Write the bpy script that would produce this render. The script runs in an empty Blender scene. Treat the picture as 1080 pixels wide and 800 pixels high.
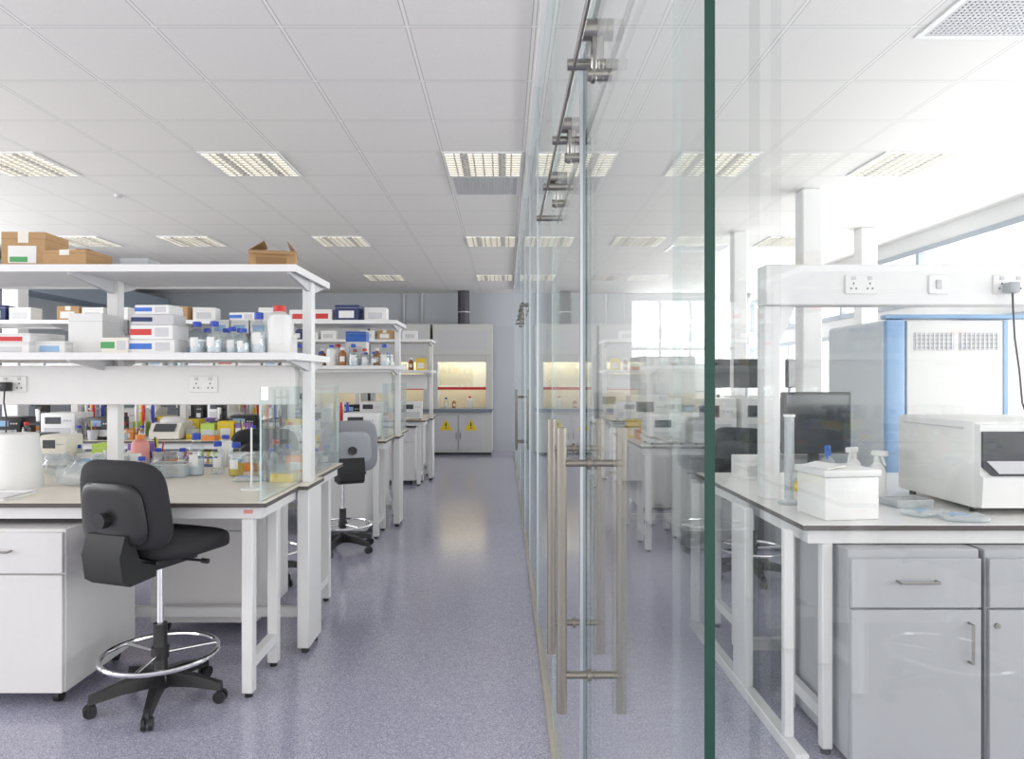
import bpy, bmesh, math, random
from mathutils import Vector, Matrix
random.seed(7)
SC = bpy.context.scene; COL = SC.collection
try:
    SC.view_settings.view_transform = 'Standard'
except Exception: pass
F = 733.0; PI = math.pi
CEIL = 3.07; BT = 0.865
def XW(px, d): return (px-532.0)/F*d

# ------------------------------------------------------------ materials
def mat(name, col, rough=0.5, metal=0.0, var=0.04, scale=30, bump=0.0, emit=None, es=0):
    m = bpy.data.materials.new(name); m.use_nodes = True
    nt = m.node_tree; b = nt.nodes['Principled BSDF']
    b.inputs['Roughness'].default_value = rough; b.inputs['Metallic'].default_value = metal
    tc = nt.nodes.new('ShaderNodeTexCoord'); nz = nt.nodes.new('ShaderNodeTexNoise')
    nz.inputs['Scale'].default_value = scale
    nt.links.new(tc.outputs['Object'], nz.inputs['Vector'])
    mx = nt.nodes.new('ShaderNodeMix'); mx.data_type = 'RGBA'
    c = list(col)
    mx.inputs[6].default_value = [max(0, v*(1-var)) for v in c]+[1]
    mx.inputs[7].default_value = [min(1, v*(1+var)) for v in c]+[1]
    nt.links.new(nz.outputs['Fac'], mx.inputs[0]); nt.links.new(mx.outputs[2], b.inputs['Base Color'])
    if bump:
        bp = nt.nodes.new('ShaderNodeBump'); bp.inputs['Strength'].default_value = bump
        nt.links.new(nz.outputs['Fac'], bp.inputs['Height']); nt.links.new(bp.outputs['Normal'], b.inputs['Normal'])
    if emit:
        b.inputs['Emission Color'].default_value = list(emit)+[1]; b.inputs['Emission Strength'].default_value = es
    return m

def glassmat(name, tint=(0.95,0.985,0.97), r0=0.04, gloss=0.0, cap=1.0, milky=0.0):
    m = bpy.data.materials.new(name); m.use_nodes = True; nt = m.node_tree
    for n in list(nt.nodes): nt.nodes.remove(n)
    N = nt.nodes.new; L = nt.links.new
    geo = N('ShaderNodeNewGeometry'); dot = N('ShaderNodeVectorMath'); dot.operation = 'DOT_PRODUCT'
    L(geo.outputs['Normal'], dot.inputs[0]); L(geo.outputs['Incoming'], dot.inputs[1])
    ab = N('ShaderNodeMath'); ab.operation = 'ABSOLUTE'; L(dot.outputs['Value'], ab.inputs[0])
    su = N('ShaderNodeMath'); su.operation = 'SUBTRACT'; su.inputs[0].default_value = 1; L(ab.outputs[0], su.inputs[1])
    pw = N('ShaderNodeMath'); pw.operation = 'POWER'; pw.inputs[1].default_value = 5; L(su.outputs[0], pw.inputs[0])
    ma = N('ShaderNodeMath'); ma.operation = 'MULTIPLY_ADD'; ma.inputs[1].default_value = (1-r0)*cap; ma.inputs[2].default_value = r0; L(pw.outputs[0], ma.inputs[0])
    tr = N('ShaderNodeBsdfTransparent'); tr.inputs[0].default_value = list(tint)+[1]
    gl = N('ShaderNodeBsdfGlossy'); gl.inputs['Roughness'].default_value = gloss; gl.inputs[0].default_value = (0.97,0.99,0.98,1)
    mx = N('ShaderNodeMixShader'); L(ma.outputs[0], mx.inputs[0]); L(tr.outputs[0], mx.inputs[1]); L(gl.outputs[0], mx.inputs[2])
    out = N('ShaderNodeOutputMaterial'); last = mx
    if milky:
        df = N('ShaderNodeBsdfDiffuse'); df.inputs[0].default_value = (0.85,0.88,0.9,1)
        m2 = N('ShaderNodeMixShader'); m2.inputs[0].default_value = milky
        L(mx.outputs[0], m2.inputs[1]); L(df.outputs[0], m2.inputs[2]); last = m2
    L(last.outputs[0], out.inputs[0]); return m

M = {}
def defm(k, *a, **kw): M[k] = mat(k, *a, **kw)
defm('white_steel', (.80,.80,.80), .35, var=.02)
defm('white_lam', (.80,.795,.79), .4, var=.02)
defm('cab', (.77,.76,.76), .38, var=.02)
defm('cab_gray', (.46,.47,.49), .4, var=.02)
defm('worktop', (.84,.77,.66), .3, var=.03, scale=80)
defm('worktop_white', (.82,.81,.79), .3, var=.03, scale=80)
defm('edge', (.10,.085,.08), .4)
defm('steel', (.36,.34,.31), .36, 1.0, var=.03)
defm('handle_steel', (.27,.25,.22), .38, .9, var=.05, scale=120)
defm('steel_dark', (.32,.31,.29), .28, 1.0, var=.03)
defm('chrome', (.8,.8,.82), .12, 1.0, var=.01)
defm('alu', (.55,.58,.64), .35, .8, var=.02)
defm('frame_gray', (.38,.42,.48), .5)
defm('black', (.018,.018,.02), .6, var=.2, scale=200, bump=.05)
defm('black_plastic', (.02,.02,.022), .35)
defm('black_fabric', (.022,.022,.026), .8, var=.3, scale=300, bump=.15)
defm('gray_fabric', (.30,.31,.34), .8, var=.2, scale=300, bump=.1)
defm('dark', (.05,.055,.065), .4)
defm('screen', (.03,.035,.045), .12)
defm('card', (.48,.30,.15), .8, var=.12, scale=40)
defm('card_dark', (.33,.20,.10), .85, var=.12)
defm('paper', (.82,.82,.81), .7, var=.02)
defm('white_pl', (.81,.81,.80), .35, var=.02)
defm('cream_pl', (.80,.77,.69), .4, var=.02)
defm('gray_pl', (.4,.42,.45), .45)
defm('lgray_pl', (.60,.60,.62), .45)
defm('louvre', (.68,.66,.61), .5, .1)
defm('blue', (.02,.06,.45), .35)
defm('mblue', (.04,.16,.6), .4)
defm('navy', (.015,.03,.12), .5)
defm('lblue', (.30,.50,.75), .4)
defm('freezer_blue', (.27,.43,.66), .4)
defm('freezer_side', (.62,.65,.68), .4)
defm('red', (.60,.03,.03), .4)
defm('orange', (.8,.28,.05), .4)
defm('yellow', (.85,.62,.03), .45)
defm('green', (.08,.35,.12), .5)
defm('lime', (.5,.7,.1), .5)
defm('purple', (.25,.15,.5), .5)
defm('pink', (.80,.33,.30), .5)
defm('amber', (.35,.14,.03), .15)
defm('liq_yellow', (.75,.55,.08), .2)
defm('liq_clear', (.72,.77,.82), .15)
defm('wall_gray', (.50,.53,.57), .7, var=.02)
defm('wall_white', (.80,.80,.80), .7, var=.02)
defm('bulk', (.36,.42,.50), .6)
defm('duct', (.07,.07,.08), .4, .3)
defm('stone', (.20,.24,.30), .5)
defm('hood_cream', (.80,.73,.58), .5)
defm('hood_gray', (.62,.62,.60), .45)
defm('glass_edge', (.0,.050,.034), .4)
defm('screen_edge', (.50,.68,.64), .2)
defm('channel', (.50,.45,.39), .4, .3)
defm('lamp_glow', (.9,.9,.85), .5, emit=(1,.94,.80), es=.95)
defm('hood_lamp', (.9,.9,.85), .5, emit=(1,.9,.7), es=4)
M['glass'] = glassmat('partition_glass', (.980,.992,.987), .022, 0, .82)
M['bench_glass'] = glassmat('bench_screen_glass', (.93,.97,.96), .08, 0, .9, .04)
M['glass_edge_pale'] = glassmat('pale_glass_edge', (.80,.92,.89), .05, .1, .4, .15)
M['clear'] = glassmat('clear_glass', (.90,.93,.94), .08, .03, .7)
M['film'] = glassmat('clear_plastic', (.85,.88,.9), .1, .1, .7, .25)

def floor_mat():
    m = bpy.data.materials.new('vinyl_floor'); m.use_nodes = True; nt = m.node_tree; b = nt.nodes['Principled BSDF']
    N = nt.nodes.new; L = nt.links.new
    g = N('ShaderNodeNewGeometry')
    v = N('ShaderNodeTexVoronoi'); v.inputs['Scale'].default_value = 310; L(g.outputs['Position'], v.inputs['Vector'])
    r = N('ShaderNodeValToRGB'); sp = N('ShaderNodeSeparateColor'); L(v.outputs['Color'], sp.inputs[0]); L(sp.outputs[0], r.inputs[0])
    e = r.color_ramp.elements; e[0].position = 0; e[0].color = (.20,.195,.29,1); e[1].position = 1; e[1].color = (.76,.75,.82,1)
    a = e.new(.22); a.color = (.375,.37,.49,1); a2 = e.new(.82); a2.color = (.475,.47,.59,1)
    n = N('ShaderNodeTexNoise'); n.inputs['Scale'].default_value = 1.2; L(g.outputs['Position'], n.inputs['Vector'])
    mx = N('ShaderNodeMix'); mx.data_type = 'RGBA'; mx.blend_type = 'MULTIPLY'; mx.inputs[0].default_value = .12
    L(r.outputs[0], mx.inputs[6]); L(n.outputs['Fac'], mx.inputs[7])
    L(mx.outputs[2], b.inputs['Base Color']); b.inputs['Roughness'].default_value = .15
    b.inputs['Specular IOR Level'].default_value = 1.0
    return m
def ceil_mat():
    m = bpy.data.materials.new('ceiling_tiles'); m.use_nodes = True; nt = m.node_tree; b = nt.nodes['Principled BSDF']
    N = nt.nodes.new; L = nt.links.new
    g = N('ShaderNodeNewGeometry'); s = N('ShaderNodeSeparateXYZ'); L(g.outputs['Position'], s.inputs[0])
    outs = []
    for ax, off in ((0,.14),(1,3.29)):
        a = N('ShaderNodeMath'); a.operation = 'ADD'; a.inputs[1].default_value = -off+60.3; L(s.outputs[ax], a.inputs[0])
        d = N('ShaderNodeMath'); d.operation = 'DIVIDE'; d.inputs[1].default_value = .6; L(a.outputs[0], d.inputs[0])
        f = N('ShaderNodeMath'); f.operation = 'FRACT'; L(d.outputs[0], f.inputs[0])
        q = N('ShaderNodeMath'); q.operation = 'SUBTRACT'; q.inputs[1].default_value = .5; L(f.outputs[0], q.inputs[0])
        w = N('ShaderNodeMath'); w.operation = 'ABSOLUTE'; L(q.outputs[0], w.inputs[0]); outs.append(w)
    mi = N('ShaderNodeMath'); mi.operation = 'MINIMUM'; L(outs[0].outputs[0], mi.inputs[0]); L(outs[1].outputs[0], mi.inputs[1])
    lt = N('ShaderNodeMath'); lt.operation = 'LESS_THAN'; lt.inputs[1].default_value = .012; L(mi.outputs[0], lt.inputs[0])
    shadow_band = N('ShaderNodeMath'); shadow_band.operation = 'LESS_THAN'; shadow_band.inputs[1].default_value = .021; L(mi.outputs[0], shadow_band.inputs[0])
    nz = N('ShaderNodeTexNoise'); nz.inputs['Scale'].default_value = 150; L(g.outputs['Position'], nz.inputs['Vector'])
    r = N('ShaderNodeValToRGB'); L(nz.outputs['Fac'], r.inputs[0]); e = r.color_ramp.elements
    e[0].position = .3; e[0].color = (.83,.81,.79,1); e[1].position = .7; e[1].color = (.875,.855,.835,1)
    m0 = N('ShaderNodeMix'); m0.data_type = 'RGBA'; L(shadow_band.outputs[0], m0.inputs[0]); L(r.outputs[0], m0.inputs[6]); m0.inputs[7].default_value = (.56,.55,.54,1)  # darker band flanking the grid bars: shadow line painted into the tile colour
    mx = N('ShaderNodeMix'); mx.data_type = 'RGBA'; L(lt.outputs[0], mx.inputs[0]); L(m0.outputs[2], mx.inputs[6]); mx.inputs[7].default_value = (.91,.90,.88,1)
    L(mx.outputs[2], b.inputs['Base Color']); b.inputs['Roughness'].default_value = .8
    return m
M['floor'] = floor_mat(); M['ceiling'] = ceil_mat()

# ------------------------------------------------------------ mesh builder
class MB:
    def __init__(s): s.bm = bmesh.new(); s.mats = []
    def mi(s, m):
        if m not in s.mats: s.mats.append(m)
        return s.mats.index(m)
    def merge(s, t, m):
        k = s.mi(m); vm = {}
        for v in t.verts: vm[v] = s.bm.verts.new(v.co)
        for f in t.faces:
            try: n = s.bm.faces.new([vm[v] for v in f.verts]); n.material_index = k
            except ValueError: pass
        t.free()
    def box(s, x0,x1,y0,y1,z0,z1, m, bev=0.0, seg=1):
        t = bmesh.new(); bmesh.ops.create_cube(t, size=1)
        for v in t.verts:
            v.co = Vector(((x0+x1)/2+v.co.x*abs(x1-x0), (y0+y1)/2+v.co.y*abs(y1-y0), (z0+z1)/2+v.co.z*abs(z1-z0)))
        if bev: bmesh.ops.bevel(t, geom=list(t.edges), offset=bev, segments=seg, affect='EDGES', profile=.5)
        s.merge(t, m); return s
    def cyl(s, p0, p1, r0, m, r1=None, n=16):
        r1 = r0 if r1 is None else r1
        p0 = Vector(p0); p1 = Vector(p1); z = (p1-p0).normalized()
        x = z.orthogonal().normalized(); y = z.cross(x)
        t = bmesh.new(); A = []; B = []
        for i in range(n):
            a = 2*PI*i/n; d = x*math.cos(a)+y*math.sin(a)
            A.append(t.verts.new(p0+d*r0)); B.append(t.verts.new(p1+d*r1))
        for i in range(n): t.faces.new((A[i],A[(i+1)%n],B[(i+1)%n],B[i]))
        t.faces.new(A[::-1]); t.faces.new(B)
        s.merge(t, m); return s
    def lathe(s, prof, m, c=(0,0,0), n=20):
        t = bmesh.new(); rings = []
        for r, z in prof:
            if r < 1e-6: rings.append([t.verts.new((c[0],c[1],c[2]+z))])
            else: rings.append([t.verts.new((c[0]+r*math.cos(2*PI*i/n), c[1]+r*math.sin(2*PI*i/n), c[2]+z)) for i in range(n)])
        for a, b in zip(rings, rings[1:]):
            for i in range(n):
                j = (i+1)%n
                if len(a)==1 and len(b)==1: continue
                if len(a)==1: t.faces.new((a[0],b[j],b[i]))
                elif len(b)==1: t.faces.new((a[i],a[j],b[0]))
                else: t.faces.new((a[i],a[j],b[j],b[i]))
        bmesh.ops.recalc_face_normals(t, faces=list(t.faces))
        s.merge(t, m); return s
    def tube(s, pts, r, m, n=8, closed=False):
        pts = [Vector(p) for p in pts]; t = bmesh.new(); rings = []; N = len(pts); up = None
        for i, p in enumerate(pts):
            if closed: d = (pts[(i+1)%N]-pts[i-1]).normalized()
            else: d = (pts[min(i+1,N-1)]-pts[max(i-1,0)]).normalized()
            if up is None: up = d.orthogonal().normalized()
            up = (up-d*up.dot(d)).normalized(); w = d.cross(up)
            rings.append([t.verts.new(p+(up*math.cos(2*PI*k/n)+w*math.sin(2*PI*k/n))*r) for k in range(n)])
        for i in range(N if closed else N-1):
            a = rings[i]; b = rings[(i+1)%N]
            for k in range(n): t.faces.new((a[k],a[(k+1)%n],b[(k+1)%n],b[k]))
        if not closed: t.faces.new(rings[0][::-1]); t.faces.new(rings[-1])
        s.merge(t, m); return s
    def ring(s, c, R, r, m, n=32):
        return s.tube([(c[0]+R*math.cos(2*PI*i/n),c[1]+R*math.sin(2*PI*i/n),c[2]) for i in range(n)], r, m, 8, True)
    def prism(s, pts, vec, m):
        t = bmesh.new(); vec = Vector(vec)
        A = [t.verts.new(p) for p in pts]; B = [t.verts.new(Vector(p)+vec) for p in pts]; n = len(A)
        for i in range(n): t.faces.new((A[i],A[(i+1)%n],B[(i+1)%n],B[i]))
        t.faces.new(A[::-1]); t.faces.new(B); bmesh.ops.recalc_face_normals(t, faces=list(t.faces))
        s.merge(t, m); return s
    def cushion(s, c, sx, sy, sz, m, e1=.35, e2=.45, bend=None, n=28, k=14):
        t = bmesh.new(); sg = lambda v, e: math.copysign(abs(v)**e, v); rings = []
        for j in range(k+1):
            ph = -PI/2+PI*j/k; row = []
            for i in range(n):
                th = 2*PI*i/n
                x = sg(math.cos(ph),e1)*sg(math.cos(th),e2); y = sg(math.cos(ph),e1)*sg(math.sin(th),e2); z = sg(math.sin(ph),e1)
                p = Vector((x*sx/2, y*sy/2, z*sz/2))
                if bend: p = bend(p)
                row.append(t.verts.new(p+Vector(c)))
            rings.append(row)
        for a, b in zip(rings, rings[1:]):
            for i in range(n): t.faces.new((a[i],a[(i+1)%n],b[(i+1)%n],b[i]))
        bmesh.ops.remove_doubles(t, verts=list(t.verts), dist=1e-5)
        s.merge(t, m); return s
    def pad(s, c, w, d, h, m, top=1.0, curve=0.0, lean=0.0, sq=.5):
        """upright upholstered pad in the xz plane with rounded outline and rim; curve pushes the sides along +y"""
        t = bmesh.new(); L = 40; rings = []
        prof = [(0,-1),(.35,-1),(.7,-.97),(.88,-.85),(.97,-.5),(1,0),(.97,.5),(.88,.85),(.7,.97),(.35,1),(0,1)]
        for sc, yy in prof:
            if sc == 0: rings.append([t.verts.new((c[0], c[1]+yy*d/2, c[2]))]); continue
            row = []
            for k in range(L):
                a = 2*PI*k/L; e = sq
                x = math.copysign(abs(math.cos(a))**e, math.cos(a)); z = math.copysign(abs(math.sin(a))**e, math.sin(a))
                x = x*w/2*(1+(top-1)*(z+1)/2)*sc; z = z*h/2*sc
                row.append(t.verts.new((c[0]+x, c[1]+yy*d/2+curve*(x/(w/2))**2-lean*(z/(h/2)), c[2]+z)))
            rings.append(row)
        for a, b in zip(rings, rings[1:]):
            for i in range(L):
                j = (i+1)%L
                if len(a)==1: t.faces.new((a[0],b[j],b[i]))
                elif len(b)==1: t.faces.new((a[i],a[j],b[0]))
                else: t.faces.new((a[i],a[j],b[j],b[i]))
        bmesh.ops.recalc_face_normals(t, faces=list(t.faces)); s.merge(t, m); return s
    def obj(s, name, parent=None, ang=40):
        me = bpy.data.meshes.new(name); s.bm.to_mesh(me); s.bm.free()
        for m in s.mats: me.materials.append(M[m])
        for p in me.polygons: p.use_smooth = True
        try: me.set_sharp_from_angle(angle=math.radians(ang))
        except Exception: pass
        o = bpy.data.objects.new(name, me); COL.objects.link(o)
        if parent: o.parent = parent
        return o

def thing(name, cat, loc=(0,0,0), rz=0, label=None, group=None):
    o = bpy.data.objects.new(name, None); COL.objects.link(o); o.empty_display_size = .05
    o.location = loc; o.rotation_euler = (0,0,rz); o['category'] = cat
    if label: o['label'] = label
    if group: o['group'] = group
    return o
def copy_tree(o, parent=None):
    c = o.copy(); COL.objects.link(c)
    if parent: c.parent = parent
    for ch in list(o.children): copy_tree(ch, c)
    return c
CACHE = {}
def put(key, fn, loc, rz, label, group=None, s=None):
    if key in CACHE: r = copy_tree(CACHE[key])
    else: r = fn(); CACHE[key] = r
    r.location = loc; r.rotation_euler = (0,0,rz); r['label'] = label
    if group: r['group'] = group
    elif 'group' in r: del r['group']
    r.scale = (s,s,s) if s else (1,1,1)
    return r
def struct(name, mb, parent=None, label=None):
    o = mb.obj(name, parent)
    if parent is None:
        o['kind'] = 'structure'
        if label: o['label'] = label
    return o

# ------------------------------------------------------------ room shell
XL, XR, YB, YN = -7.0, 4.75, 13.5, -3.0
struct('floor', MB().box(XL-.2, XR+.2, YN, YB+.2, -.1, 0, 'floor'), label='speckled lavender blue vinyl floor')
struct('ceiling', MB().box(XL-.2, XR+.2, YN, YB+.2, CEIL, CEIL+.1, 'ceiling'), label='suspended ceiling of white square tiles')
b = MB(); b.box(XL-.1, XL, 8.4, YB, 0, CEIL, 'wall_gray'); b.box(XL-.1, XL, YN, 8.4, 0, 1.0, 'wall_white'); b.box(XL-.1, XL, YN, 8.4, 2.95, CEIL, 'wall_white')
struct('wall_left', b, label='grey wall at the far left of the lab')
struct('wall_back', MB().box(XL, .9, YB, YB+.1, 0, CEIL, 'wall_gray'), label='blue grey wall behind the fume cupboards')
b = MB(); b.box(.9, 2.45, YB, YB+.1, 0, CEIL, 'wall_white'); b.box(2.45, XR, YB, YB+.1, 0, .95, 'wall_white'); b.box(2.45, XR, YB, YB+.1, 2.98, CEIL, 'wall_white')
struct('wall_back_right', b, label='white end wall around the far windows')
b = MB(); b.box(XR, XR+.12, YN, YB, 0, .95, 'wall_white'); b.box(XR, XR+.12, YN, YB, 2.02, 2.25, 'wall_white'); b.box(XR, XR+.12, YN, YB, 2.9, CEIL, 'wall_white')
struct('wall_right', b, label='white wall with strip windows on the right')
def window(n, horiz, a0, a1, z0, z1, pos, label, div, mid=False, fm='frame_gray'):
    b = MB(); t = .06; step = (a1-a0)/div
    def bb(u0,u1,w0,w1):
        if horiz: b.box(u0,u1,pos,pos+.08,w0,w1,fm)
        else: b.box(pos,pos+.08,u0,u1,w0,w1,fm)
    for i in range(div+1):
        a = a0+i*step; bb(a-t/2, a+t/2, z0+t, z1-t)
    for z in (z0, z1-t): bb(a0,a1,z,z+t)
    if mid:
        for i in range(div): bb(a0+i*step+t/2,a0+(i+1)*step-t/2,(z0+z1)/2,(z0+z1)/2+t)
    return struct('window_%d' % n, b, label=label)
window(1, True, 2.45, XR, .95, 2.98, YB+.02, 'bright window in the far end wall', 4, True, 'white_steel')
window(2, False, YN+.1, YB-.1, 2.25, 2.9, XR-.02, 'high strip window along the right wall', 9)
window(3, False, YN+.1, YB-.1, .95, 2.02, XR-.02, 'lower strip window along the right wall', 9)
window(4, False, YN+.1, 8.4, 1.0, 2.95, XL-.06, 'unseen window added in the left wall for fill light', 6, False, 'white_steel')  # out-of-view window, added so fill light can enter from the left
struct('trim_1', MB().box(XL, XL+.5, 8.4, 13.45, 2.62, 2.95, 'bulk'), label='blue grey service bulkhead high on left wall')
for nm, X, Y, w, lab in (('column',2.69,6.15,.17,'white square column behind the blue and white freezer'),
                    ('column',4.0,7.7,.18,'white column near the right strip windows'),
                    ('column',2.66,7.9,.15,'slim white column beyond the second right bench'),
                    ('column',-6.05,8.6,.2,'white column behind the cardboard boxes at far left')):
    o = MB().box(X-w/2, X+w/2, Y-w/2, Y+w/2, 0, CEIL, 'wall_white', .01).obj(nm); o['label'] = lab; o['category'] = 'column'

# ceiling fittings
def border(w, h, t, z0, z1, m):
    b = MB(); b.box(-w/2,w/2,-h/2,-h/2+t,z0,z1,m); b.box(-w/2,w/2,h/2-t,h/2,z0,z1,m)
    b.box(-w/2,-w/2+t,-h/2+t,h/2-t,z0,z1,m); b.box(w/2-t,w/2,-h/2+t,h/2-t,z0,z1,m); return b
def ceiling_light():
    r = thing('ceiling_light', 'ceiling light')
    border(.592,.592,.013,-.012,0,'white_steel').obj('frame', r)
    MB().box(-.283,.283,-.283,.283,-.004,-.001,'lamp_glow').obj('diffuser', r)
    b = MB()
    for i in range(1,8):
        x = -.283+i*.566/8; b.box(x-.006,x+.006,-.283,.283,-.016,-.005,'louvre')
    for i in range(1,10):
        y = -.283+i*.566/10; b.box(-.283,.283,y-.006,y+.006,-.015,-.006,'louvre')
    for x in (-.142,.142): b.box(x-.03,x+.03,-.283,.283,-.010,-.0065,'louvre')
    b.obj('louvre', r)
    return r
LP = [(-1.96,5.39,'ceiling light above the second bench, between two others'),
      (-3.76,5.39,'ceiling light nearest the left edge of the photo'),
      (-.16,5.39,'ceiling light nearest along the aisle, beside the vent'),
      (-.16,8.39,'second ceiling light along the aisle by the glass'),
      (-1.96,8.39,'ceiling light over the third bench near the aisle'),
      (-3.76,8.39,'ceiling light left of centre over the third bench'),
      (-5.06,8.39,'ceiling light above the cardboard boxes at far left'),
      (-.16,11.39,'farthest ceiling light along the aisle'),
      (-1.96,11.39,'farthest ceiling light before the fume cupboards'),
      (-3.76,11.39,'farthest ceiling light on the left side'),
      (1.60,5.39,'ceiling light just right of the dark green glass edge'),
      (3.09,5.39,'ceiling light nearest the right strip windows'),
      (1.60,8.39,'second ceiling light right of the glass partition'),
      (3.4,8.39,'second ceiling light by the right strip windows'),
      (1.60,11.39,'farthest ceiling light right of the glass partition')]
for x, y, l in LP: put('clight', ceiling_light, (x,y,CEIL), 0, l, 'louvred ceiling lights')
def vent(w, h, back='gray_pl', sl='white_pl'):
    def f():
        r = thing('ceiling_vent', 'vent')
        border(w,h,.03,-.008,0,'white_steel').obj('frame', r)
        b = MB(); b.box(-w/2+.03,w/2-.03,-h/2+.03,h/2-.03,-.003,-.001,back)
        n = int(h/.025)
        for i in range(n):
            y = -h/2+.04+i*(h-.08)/(n-1); b.box(-w/2+.03,w/2-.03,y-.006,y+.006,-.006,-.0032,sl)
        n = int(w/.025)
        for i in range(n):
            x = -w/2+.04+i*(w-.08)/(n-1); b.box(x-.006,x+.006,-h/2+.03,h/2-.03,-.0065,-.0036,sl)
        b.obj('grille', r); return r
    return f
put('v1', vent(.59,.59,'gray_pl','lgray_pl'), (-.16,5.99,CEIL), 0, 'square grey air vent beside the aisle ceiling light')
put('v2', vent(.9,.59,'dark','lgray_pl'), (2.45,3.1,CEIL), 0, 'large perforated air vent in the top right ceiling')
put('v3', vent(.75,.5,'gray_pl','lgray_pl'), (2.45,8.8,CEIL), 0, 'far ceiling vent between right side ceiling lights')
o = MB().lathe([(0,-.022),(.025,-.02),(.035,-.008),(.038,0),(0,0)],'lgray_pl',(-3.5,6.3,CEIL)).obj('smoke_detector'); o['label']='small round smoke detector on ceiling at left'; o['category']='smoke detector'

# ------------------------------------------------------------ glass partition
def pane(name, x0,x1,y0,y1,z0,z1, parent=None, edge='glass_edge', face='glass'):
    b = MB(); t = bmesh.new(); bmesh.ops.create_cube(t, size=1)
    for v in t.verts: v.co = Vector(((x0+x1)/2+v.co.x*(x1-x0),(y0+y1)/2+v.co.y*(y1-y0),(z0+z1)/2+v.co.z*(z1-z0)))
    b.mi(face); b.mi(edge); vm = {}
    thin = 0 if (x1-x0) < (y1-y0) else 1
    for v in t.verts: vm[v] = b.bm.verts.new(v.co)
    for f in t.faces:
        n = b.bm.faces.new([vm[v] for v in f.verts]); n.material_index = 0 if abs(f.normal[thin]) > .5 else 1
    t.free(); return b.obj(name, parent)
GX = .192
PE = 'glass_edge_pale'
o = pane('wall_partition', .213,.223, -.5,.88, 0.0, CEIL, edge=PE); o['kind']='structure'
o = pane('wall_partition', GX-.005,GX+.005, .9,2.72, 2.2, CEIL-.036, edge=PE); o['kind']='structure'
ys = [2.72,3.9,5.1,6.3,  8.3,9.5,10.7,11.9,12.75]
for a, c in zip(ys, ys[1:]):
    if a == 6.3: continue
    o = pane('wall_partition', GX-.005,GX+.005, a+.012,c-.012, .021, CEIL-.036, edge=PE); o['kind']='structure'
o = pane('wall_partition', GX-.005,GX+.005, 6.312,8.288, 2.2, CEIL-.036, edge=PE); o['kind']='structure'
def handle(y, parent):
    for s in (-1,1): MB().cyl((GX+s*.066,y,.668),(GX+s*.066,y,1.294),.0115,'handle_steel',n=20).obj('handle_bar', parent)
    for z in (.75,1.216):
        b = MB(); b.cyl((GX-.066,y,z),(GX+.066,y,z),.008,'handle_steel')
        for s in (-1,1): b.cyl((GX+s*.005,y,z),(GX+s*.010,y,z),.014,'handle_steel')
        b.obj('handle_standoff', parent)
def hanger(y, parent):
    b = MB()
    b.box(GX-.018,GX-.006,y-.012,y+.012,2.0,2.11,'steel_dark',.003)
    b.cyl((GX-.036,y,2.105),(GX-.006,y,2.105),.021,'steel_dark',n=24)
    b.cyl((GX-.025,y,2.015),(GX+.024,y,2.015),.013,'steel_dark',n=20)
    b.obj('hanger', parent)
for n, (a, c, hy) in enumerate([(.65,1.653,1.53),(1.678,2.68,1.86),(6.32,7.29,7.2),(7.31,8.28,7.4)]):
    d = pane('door_%d' % (n+1), GX-.005,GX+.005, a,c, .022, 2.17, edge='glass_edge' if n==0 else PE); d['kind'] = 'structure'
    d['label'] = ['near sliding glass door with dark green edge and steel handle','second sliding glass door with steel bar handle','far glass door in the partition','furthest glass door in the partition'][n]
    handle(hy, d); hanger(a+.25 if n else 1.0, d); hanger(c-.25, d)
for n, (y0, y1) in enumerate([(.95,2.95),(6.2,8.4)]):
    r = thing('sliding_door_track','door track',(0,y0,2.07), 0, ['steel sliding track above the near glass doors','steel sliding track above the far glass doors'][n])
    MB().box(GX-.047,GX-.040,0,y1-y0,-.010,.010,'steel_dark',.002).obj('rail', r)
    for k in range(5):
        y = .06+k*(y1-y0-.12)/4
        MB().cyl((GX-.058,y,0),(GX+.022,y,0),.012,'steel_dark',n=20).obj('stud', r)
struct('trim_2', MB().box(GX-.011,GX+.011,1.655,1.676,.022,2.19,'alu'), label='aluminium seal between near glass doors')
struct('trim_3', MB().box(GX-.03,GX+.03,.9,12.8,CEIL-.035,CEIL,'white_steel'), label='white channel holding the glass at the ceiling')
struct('trim_4', MB().box(GX-.018,GX+.018,1.2,12.8,0,.02,'channel'), label='pale metal floor channel under the glass')
b = MB()
for y in ys[1:]: b.box(GX-.010,GX+.010,y-.010,y+.010,.021,CEIL-.036,'alu')
struct('trim_5', b, label='slim metal uprights joining the glass panels')

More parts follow.
